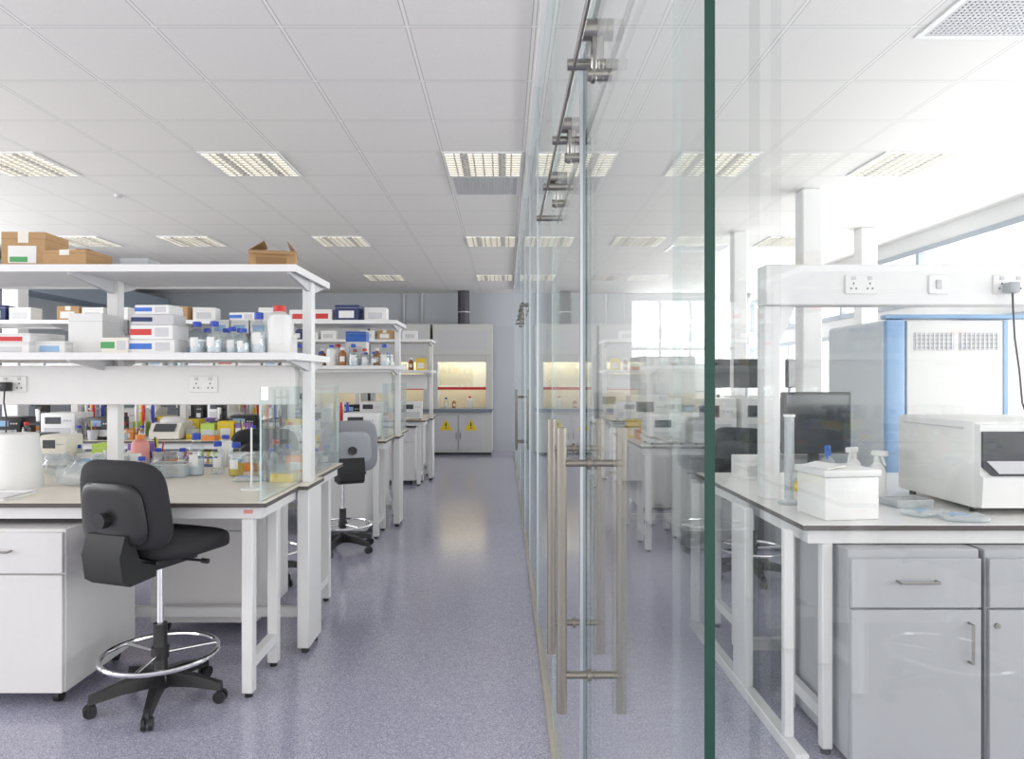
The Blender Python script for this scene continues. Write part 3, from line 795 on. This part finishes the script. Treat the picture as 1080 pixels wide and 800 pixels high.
put('jugR', jug(.235,.115,'red'), (XW(295,3.42),3.42,S1),0,'white plastic bottle with red cap at the shelf end')
row(-1.15,-1,3.812,S1,['wb','wb','ws','gb','wb','ws','wb','gb','wb','wb','ws'], 'in back row of nearest lower shelf',jit=0)
for i in range(8):
    if i in (4,): continue
    put('rowA', carton(.095,.12,.075,'paper','lblue'), (-1.22-.105*i if i<4 else -1.98-.105*(i-5),3.812,S1+.121),0,'small white box, %s from the aisle in upper stacked row' % ORD[i],'small white boxes stacked over the back row')
stack(22,3.42,S1,[('fl1',carton(.2,.15,.05,'paper','lgray_pl'),.051,'flat white box at the left edge of lower shelf'),('fl2',carton(.18,.15,.045,'paper','red'),.046,'flat box with red panel stacked at left edge')])
stack(62,3.45,S1,[('fl3',carton(.15,.13,.06,'paper','lblue'),.06,'low white box with blue panel near the left edge')])
# nearest worktop
put('roll', paper_roll, (XW(18,3.45),3.45,BT),0,'white tapered paper roll at the left edge of nearest worktop')
put('w1', bottle(.235,.042,'blue','liq_clear'), (XW(207,3.9),3.9,BT),0,'tall blue capped bottle on the nearest worktop','bottles on the nearest worktop')
put('w2', bottle(.185,.038,'blue',None), (XW(228,3.93),3.95,BT),0.3,'middle blue capped bottle on the nearest worktop','bottles on the nearest worktop')
put('w3', bottle(.185,.04,'blue','liq_yellow'), (XW(249,3.88),3.88,BT),0,'blue capped bottle holding yellow liquid on the worktop','bottles on the nearest worktop')
put('w4', tray(.20,.15,.07), (XW(180,3.85),3.85,BT),.1,'clear shallow tray on the nearest worktop')
put('w5', bag, (XW(84,3.52),3.52,BT),.3,'crumpled clear plastic bag on the nearest worktop')
put('w5', bag, (XW(62,3.9),3.92,BT),1.3,'second clear plastic bag behind the paper roll')
put('w5', bag, (XW(114,4.02),4.00,BT),2.1,'third clear plastic bag beside the pink bottle')
put('w6', beaker(.09,.035), (XW(144,3.75),3.86,BT),0,'small glass beaker beside the plastic bag')
put('k_jp', KIND['jp'][1], (XW(148,4.1),4.1,BT),0,'pink plastic bottle under the shelf trunking')
put('w8', ringstand, (XW(280,3.6),3.4,BT),0,'slim white stand with round base beside the screen')
put('w9', instrument(.16,.18,.2,'cream_pl'), (XW(62,4.25),4.28,BT),0,'small cream instrument behind the plastic bags')
put('w11', beaker(.1,.03,None), (XW(270,3.85),3.85,BT),0,'narrow beaker beside the yellow liquid bottle')
put('w12', tray(.42,.22,.012,'paper'), (XW(2,3.2)-.1,3.17,BT),0,'flat white tray at the worktop front left')
prow(4.32,BT,[(345,'bs'),(334,'pt'),(318,'tb'),(303,'bs'),(291,'br'),(274,'ty'),(255,'ws'),(238,'jb'),(212,'tr'),(187,'to'),(168,'pt'),(150,'gp'),(131,'ws'),(112,'lm'),(96,'ws'),(82,'bs'),(30,'ib'),(2,'jb')],'on nearest worktop back row')
prow(4.10,BT,[(332,'bs'),(318,'or'),(300,'bk'),(286,'bs'),(268,'to'),(178,'yl'),(166,'bs'),(192,'bs'),(131,'yl')],'on nearest worktop middle')
prow(3.66,BT,[(300,'ty'),(284,'bk'),(262,'pk'),(164,'yl'),(150,'bs')],'before nearest worktop bottles')

# second bench
prow(6.28,BT,[(383,'in'),(358,'ps'),(345,'bs'),(333,'jb'),(314,'wb'),(291,'tg'),(272,'ws'),(258,'gp'),(240,'yb'),(221,'lm'),(205,'ty'),(180,'ce'),(153,'ps'),(136,'or'),(114,'ib'),(94,'jb'),(72,'in'),(42,'mi'),(15,'ib'),(-8,'bb')],'on second bench front')
prow(6.60,BT,[(366,'sb'),(352,'to'),(330,'ba'),(312,'yb'),(298,'br'),(283,'ps'),(260,'ib'),(232,'mi'),(206,'yb'),(190,'ba'),(168,'gp'),(150,'lm'),(128,'jw'),(100,'ps'),(70,'ba'),(48,'or'),(24,'br')],'on second bench middle')
prow(6.12,BT,[(352,'bs'),(338,'ty'),(320,'bs'),(306,'br'),(268,'bs'),(256,'pt'),(222,'to'),(150,'bs'),(130,'br'),(98,'pt'),(84,'bs'),(28,'br'),(6,'ty')],'at second bench front edge')
row(-1.3,-1,7.15,BT,['ib','jb','in','bb','mi','ps','ce','gp','mi','yb','ba','in','mi','ps'],'on second bench back')
row(-1.06,-1,6.42,S1,['bb','bs','br','bb','ba','jb','bs','by','bb','jw','ws','wb','wr','gb','bb','bb','ws','wb','cb','wb','gb','wb'],'on second lower shelf',gap=.004)
row(-1.06,-1,6.58,S1,['bs','ba','bs','br','bs','bs','ba','bb','bs','bs','br'],'in second lower shelf middle row',gap=.02,jit=.005)
row(-1.10,-1,6.862,S1,['wb','wb','jw','wb','gb','wb','wg','wb','cb','wb','wb'],'in second lower shelf back row',gap=.02,jit=0)
one('wb', -1.45, 6.862, S1+.121, 0, 'stacked on second lower shelf', rot=0)
one('bn', -1.45, 6.862, S1+.242, 0, 'atop second lower shelf boxes', rot=0)
row(-1.08,-1,6.46,S2,['wb','nv','wr','wr','_.05','wb','gb','_.1','wb','cb','_.3','wb','wb','cb','_.2','wb','nv'],'on second top shelf')
# third bench
prow(9.35,BT,[(434,'in'),(420,'jb'),(408,'or'),(394,'in'),(372,'ib'),(350,'ce'),(332,'bb'),(318,'mi'),(296,'in'),(275,'yb'),(258,'ps'),(236,'in'),(210,'ib'),(188,'mi'),(160,'ce')],'on third bench')
row(-1.06,-1,9.52,S1,['yb','ba','to','bb','jb','or','nv','jw','bb','wb','wr','wb','gb','wb','wb'],'on third lower shelf')
row(-1.08,-1,9.52,S2,['_.1','wb','_.1','cb','wb','_.3','wb','wr','nv','_.3','wb'],'on third top shelf')

# ------------------------------------------------------------ fume cupboards
def fume():
    W_=1.1; t = thing('fume_cupboard','fume cupboard')
    MB().box(.0,W_,.08,.66,.05,.80,'hood_gray',.003).obj('base_cabinet', t)
    b = MB(); b.box(.03,W_-.03,.12,.66,0,.05,'dark'); b.obj('plinth', t)
    for k in range(2):
        x0 = .02+k*.46; d = MB().box(x0,x0+.44,.06,.08,.10,.74,'lgray_pl',.002).obj('door', t)
        hx = x0+.41 if k==0 else x0+.03
        MB().tube([(hx,.06,.30),(hx,.03,.30),(hx,.03,.42),(hx,.06,.42)],.006,'dark').obj('door_handle', d)
        cx = x0+.22
        b = MB(); b.prism([(cx-.12,.0585,.46),(cx+.12,.0585,.46),(cx,.0585,.67)],(0,-.003,0),'yellow'); b.prism([(cx-.014,.055,.54),(cx+.014,.055,.54),(cx+.008,.055,.61),(cx-.008,.055,.61)],(0,-.002,0),'black'); b.box(cx-.012,cx+.012,.053,.055,.495,.518,'black'); b.obj('warning_sign', d)
    MB().box(0,W_,.0,.66,.80,.86,'stone',.004).obj('worktop', t)
    for x0,x1 in ((0,.09),(W_-.12,W_)): MB().box(x0,x1,.02,.66,.86,1.85,'hood_gray',.003).obj('side_panel', t)
    MB().box(.09,W_-.12,.62,.66,.86,1.85,'hood_cream').obj('liner', t)
    b = MB(); b.box(.09,W_-.12,.03,.05,1.72,1.85,'hood_gray'); b.obj('sash_header', t)
    b = MB(); b.box(.09,W_-.12,.055,.06,1.24,1.75,'clear'); s = b.obj('sash', t)
    MB().box(.09,W_-.12,.035,.065,1.21,1.26,'red').obj('sash_handle', s)
    MB().box(.12,W_-.15,.1,.6,1.80,1.845,'hood_lamp').obj('interior_lamp', t)
    MB().box(0,W_,.0,.66,1.851,2.42,'hood_gray',.004).obj('top_housing', t)
    MB().box(.1,W_-.1,-.004,.0,1.95,2.3,'lgray_pl').obj('top_panel', t)
    return t
labf = ['fume cupboard nearest the glass with yellow warning signs','fume cupboard second from the glass on back wall','fume cupboard furthest left on the back wall']
for i,x in enumerate((-1.32,-2.47,-3.62)): put('fume', fume, (x,12.78,0),0,labf[i],'fume cupboards on the back wall')
r = thing('exhaust_duct','duct',(-.77,13.13,2.42),0,'dark round exhaust duct rising above the fume cupboard nearest the glass')
MB().cyl((0,0,0),(0,0,CEIL-2.42),.11,'duct',n=28).obj('duct_tube', r)
MB().ring((0,0,.25),.112,.012,'lgray_pl').obj('duct_clamp', r)
for x,l in ((-1.60,'grey service pipe beside the nearest fume cupboard'),(-1.95,'second grey service pipe further left on back wall')):
    o = MB().cyl((x,13.47,0),(x,13.47,CEIL),.025,'lgray_pl').obj('service_pipe'); o['label']=l; o['category']='pipe'
one('bb',-1.1,13.1,.86,0,'inside nearest fume cupboard','left'); one('ba',-.95,13.12,.86,1,'inside nearest fume cupboard','left'); one('jw',-.65,13.1,.86,2,'inside nearest fume cupboard','left')

# ------------------------------------------------------------ right side
RE = 1.10
bench(2.56, RE, 1, 3.3, 'nearest lab bench right of the glass with dark edged top', top='worktop_white', lx=.085, lw=.04)
bench(5.60, RE, 1, 3.3, 'second lab bench right of the glass partition', top='worktop_white')
bench(8.6, RE, 1, 3.3, 'third lab bench right of the glass partition', top='worktop_white')
r = thing('service_gantry','shelving',(1.13,3.1,0),0,'white overhead service beam frame on the right bench')
MB().box(.03,.10,.0,.09,BT,1.729,'white_steel',.004).obj('post', r)
MB().box(2.2,2.27,.0,.09,BT,1.729,'white_steel',.004).obj('post', r)
MB().box(.03,3.2,-.02,.09,1.73,1.91,'white_lam',.004).obj('service_beam', r)
b = MB(); b.prism([(.10,.03,1.729),(.10,.03,1.58),(.115,.03,1.58),(.18,.03,1.729)],(0,.03,0),'white_steel'); b.obj('gusset', r)
r = thing('bench_end_frame','bench frame',(RE,2.5,0),0,'white floor standing frame at right bench end')
MB().box(-.05,-.002,.0,1.45,.0,.05,'white_steel',.004).obj('floor_rail', r)
for y,w in ((.12,.03),(.55,.16),(1.38,.06)): MB().box(-.045,-.007,y,y+w,.05,BT-.03,'white_steel',.004).obj('upright', r)
c2 = cabinet(.475,.58,.785,'cab_gray',1,.02,.575)
c3 = cabinet(.475,.58,.785,'cab_gray',-1,.02,.575,True)
put('cabR', c2, (1.245,2.50,0),0,'grey drawer cabinet nearest the glass under right bench')
put('cabR3', c3, (1.742,2.50,0),0,'grey drawer cabinet with small lock at the right edge')
put('cabR', c2, (1.5,5.65,0),0,'grey cabinet under the second right bench')
put('cabR', c2, (2.2,5.65,0),0,'grey cabinet further right under second right bench')
for px, l in ((908,'double socket at the left of the white beam'),(1064,'double socket at the right end of the white beam')):
    put('sock', socket, (XW(px,3.08),3.08,1.82),0,l,'double power sockets')
def ssock():
    r = thing('data_outlet','outlet'); MB().box(-.043,.043,-.008,0,-.043,.043,'white_pl',.003).obj('face_plate', r); MB().box(-.012,.012,-.014,-.007,-.02,.02,'lgray_pl',.002).obj('switch', r); return r
put('ssock', ssock, (XW(989,3.08),3.08,1.82),0,'single outlet in the middle of the white beam')
def plug2():
    r = thing('power_plug','plug')
    MB().box(-.022,.022,-.05,0,-.022,.025,'gray_pl',.006,2).obj('plug_body', r)
    MB().tube([(0,-.03,-.02),(.0,-.034,-.10),(.01,-.03,-.22),(.03,-.03,-.36),(.05,-.02,-.50),(.10,.02,-.56)],.004,'dark').obj('cable', r); return r
put('plug2', plug2, (XW(1064,3.06),3.068,1.80),0,'grey plug with dark hanging cable on white beam')

# freezer
r = thing('upright_freezer','freezer',(2.36,4.3,0),0,'large white freezer cabinet with blue trim behind right bench')
MB().box(0,1.9,.03,.78,.06,1.772,'freezer_side',.03,3).obj('cabinet', r)
b = MB()
b.box(0,.12,-.01,.04,.06,1.774,'freezer_blue',.02,2); b.box(-.006,1.9,-.015,.06,1.775,1.802,'freezer_blue',.008,2); b.box(.72,.75,-.012,.02,.1,1.765,'freezer_blue',.004)
b.obj('blue_trim', r)
MB().box(.13,1.88,-.005,.035,.12,1.765,'white_pl',.008,2).obj('front_panel', r)
for k,x in enumerate((.17,.45)):
    b = MB()
    b.box(x,x+.25,-.009,-.0055,1.58,1.69,'lgray_pl')
    for i in range(4): b.box(x+.01,x+.24,-.012,-.0095,1.592+i*.025,1.600+i*.025,'gray_pl')
    for j in range(9): b.box(x+.01+j*.0275,x+.015+j*.0275,-.015,-.0125,1.585,1.685,'white_pl')
    b.obj('vent_grille', r)
for x in (.1,1.8):
    for y in (.1,.7): MB().cyl((x,y,0),(x,y,.06),.03,'black_plastic').obj('foot', r)

# analyser
def analyser():
    t = thing('bench_analyser','lab instrument')
    b = MB(); b.box(-.30,.33,-.26,.28,.02,.37,'white_pl',.015,2)
    for x in (-.26,.28):
        for y in (-.2,.22): b.cyl((x,y,0),(x,y,.03),.014,'black_plastic',n=10)
    b.obj('housing', t)
    MB().prism([(-.295,-.25,.03),(-.295,-.30,.03),(-.295,-.31,.15),(-.295,-.29,.16),(-.295,-.29,.355),(-.295,-.25,.36)],(.61,0,0),'white_pl').obj('front_cover', t)
    MB().prism([(-.29,-.29,.19),(-.25,-.29,.155),(.28,-.29,.155),(.28,-.29,.33),(-.29,-.29,.33)],(0,-.012,0),'dark').obj('dark_window', t)
    MB().prism([(-.28,-.303,.215),(-.23,-.303,.165),(-.02,-.303,.165),(-.05,-.303,.215)],(0,-.004,0),'lgray_pl').obj('control_strip', t)
    MB().box(-.304,-.30,-.2,.22,.335,.340,'lgray_pl').obj('lid_line', t)
    return t
put('ana', analyser, (2.17,3.03,BT),0,'large white analyser with dark front window on right bench')
def wbox():
    t = thing('polystyrene_box','box')
    MB().box(-.11,.11,-.1,.1,0,.164,'white_pl',.006,2).obj('body', t)
    MB().box(-.117,.117,-.107,.107,.165,.192,'white_pl',.005,2).obj('lid', t)
    b = MB(); b.prism([(-.10,-.1,.193),(.0,-.06,.20),(-.05,.06,.205),(-.14,.02,.195)],(0,0,.004),'paper'); b.obj('paper_sheet', t)
    return t
put('wbox', wbox, (1.31,2.74,BT),.12,'white polystyrene box on the right bench front corner')
put('mon', monitor(.37,.32,.15), (1.62,3.62,BT),.1,'black computer monitor on the nearest right bench')
def cylr():
    t = thing('measuring_cylinder','measuring cylinder')
    MB().lathe([(0,.0),(.045,0),(.045,.012),(.02,.018),(.02,.38),(.018,.38),(.018,.02),(0,.02)],'film').obj('glass_tube', t); MB().lathe([(.0201,.375),(.024,.375),(.024,.385),(.018,.385)],'white_pl').obj('rim', t); return t
put('cylr', cylr, (XW(831,2.98)+.01,2.99,BT),0,'tall clear measuring cylinder beside the white post')
put('k_sp', KIND['sp'][1], (XW(925,3.15),3.15,BT),.4,'white spray bottle left of the large analyser')
put('k_sp', KIND['sp'][1], (XW(900,3.3),3.3,BT),-1.0,'second white spray bottle in front of the black monitor')
put('k_sb', KIND['sb'][1], (XW(873,3.38),3.38,BT),-.5,'blue headed spray bottle below the black monitor')
put('wtray', tray(.16,.12,.03), (XW(948,3.0),2.95,BT),.1,'clear tray in front of the large analyser')
put('pkt', packet, (XW(972,2.75),2.74,BT),.3,'clear plastic packet in front of the large analyser')
put('pkt', packet, (XW(1012,2.66),2.64,BT),-.2,'clear plastic packet nearest the worktop front edge')
put('k_ty', KIND['ty'][1], (XW(850,3.35),3.35,BT),0,'yellow tip box behind the polystyrene box')
put('k_bs', KIND['bs'][1], (XW(905,3.05),3.02,BT),0,'small blue capped bottle behind the polystyrene box')
put('k_wb', KIND['wb'][1], (1.36,3.78,BT),0,'white box at the back of the right bench')
row(1.16,1,5.85,BT,['in','an','an','an','ce','an','ib','jb','in'],'on second right bench','glass end',gap=.03)
row(1.2,1,6.78,BT,['an','ce','mi','an','bb','ig'],'at second right bench back','glass end')
row(1.16,1,8.85,BT,['an','bb','an','mi','in','jb','ig','in'],'on third right bench','glass end')
one('or',1.25,6.25,BT,0,'on second right bench middle','glass end'); one('yb',1.2,6.45,BT,1,'on second right bench middle','glass end')
def parm():
    t = thing('computer_monitor','monitor')
    MB().box(-.1,.1,-.1,.1,0,.015,'lgray_pl').obj('base', t); MB().cyl((0,.03,.015),(0,.03,.62),.014,'alu').obj('pole', t)
    MB().box(-.12,.12,-.03,.0,.46,.72,'black_plastic',.004).obj('bezel', t); MB().box(-.11,.11,-.0325,-.0295,.475,.705,'screen').obj('screen', t)
    return t
for px, d, a, l in ((756,6.28,.3,'left monitor on a pole above second right bench'),(788,6.30,-.2,'middle monitor on a pole above second right bench'),(836,6.35,.6,'right monitor on a pole by the white column')):
    put('parm', parm, (XW(px,d),d,BT),a,l,'monitors on poles')
def tallbox():
    t = thing('laboratory_fridge','fridge'); MB().box(-.3,.3,-.28,.3,.02,1.65,'white_pl',.015,2).obj('cabinet', t)
    d = MB().box(-.295,.295,-.32,-.285,.06,1.2,'white_pl',.01,2).obj('door', t); MB().tube([(-.24,-.32,.8),(-.24,-.35,.8),(-.24,-.35,1.1),(-.24,-.32,1.1)],.008,'steel').obj('door_handle', d)
    MB().box(-.295,.295,-.32,-.285,1.21,1.63,'white_pl',.01,2).obj('freezer_door', t)
    MB().box(-.28,.28,-.26,.28,0,.02,'dark').obj('plinth', t); return t
put('fridge', tallbox, (1.75,7.75,0),0,'tall white fridge beyond the second right bench')
put('fridge', tallbox, (3.2,11.5,0),0,'tall white fridge near the far right windows')

# ------------------------------------------------------------ light
w = bpy.data.worlds.new('sky'); SC.world = w; w.use_nodes = True
bg = w.node_tree.nodes['Background']; bg.inputs[0].default_value = (1,.975,.945,1); bg.inputs[1].default_value = 1.8
def area(name, loc, rot, sx, sy, e, col=(1,1,1)):
    l = bpy.data.lights.new(name,'AREA'); l.shape='RECTANGLE'; l.size=sx; l.size_y=sy; l.energy=e; l.color=col
    o = bpy.data.objects.new(name,l); COL.objects.link(o); o.location=loc; o.rotation_euler=rot
    return o
area('window_daylight', (XR+.6, 5.2, 1.6), (0,PI/2,0), 2.2, 16, 590, (.99,.99,1))
area('left_fill_light', (XL-.6, 2.7, 1.7), (0,-PI/2,0), 2.2, 11, 370, (.94,.97,1))  # added fill lamp for the bench fronts, behind the unseen left window
area('end_window_daylight', (3.6, YB+.5, 1.95), (-PI/2,0,0), 2.2, 2, 70, (.97,.98,1))

cam = bpy.data.cameras.new('camera'); co = bpy.data.objects.new('camera', cam); COL.objects.link(co)
cam.sensor_width = 36; cam.lens = F/1080*36; cam.shift_x = 8/1080.0; cam.shift_y = 0; cam.clip_start = .02
co.location = (0,0,1.4); co.rotation_euler = (PI/2,0,0)
SC.camera = co
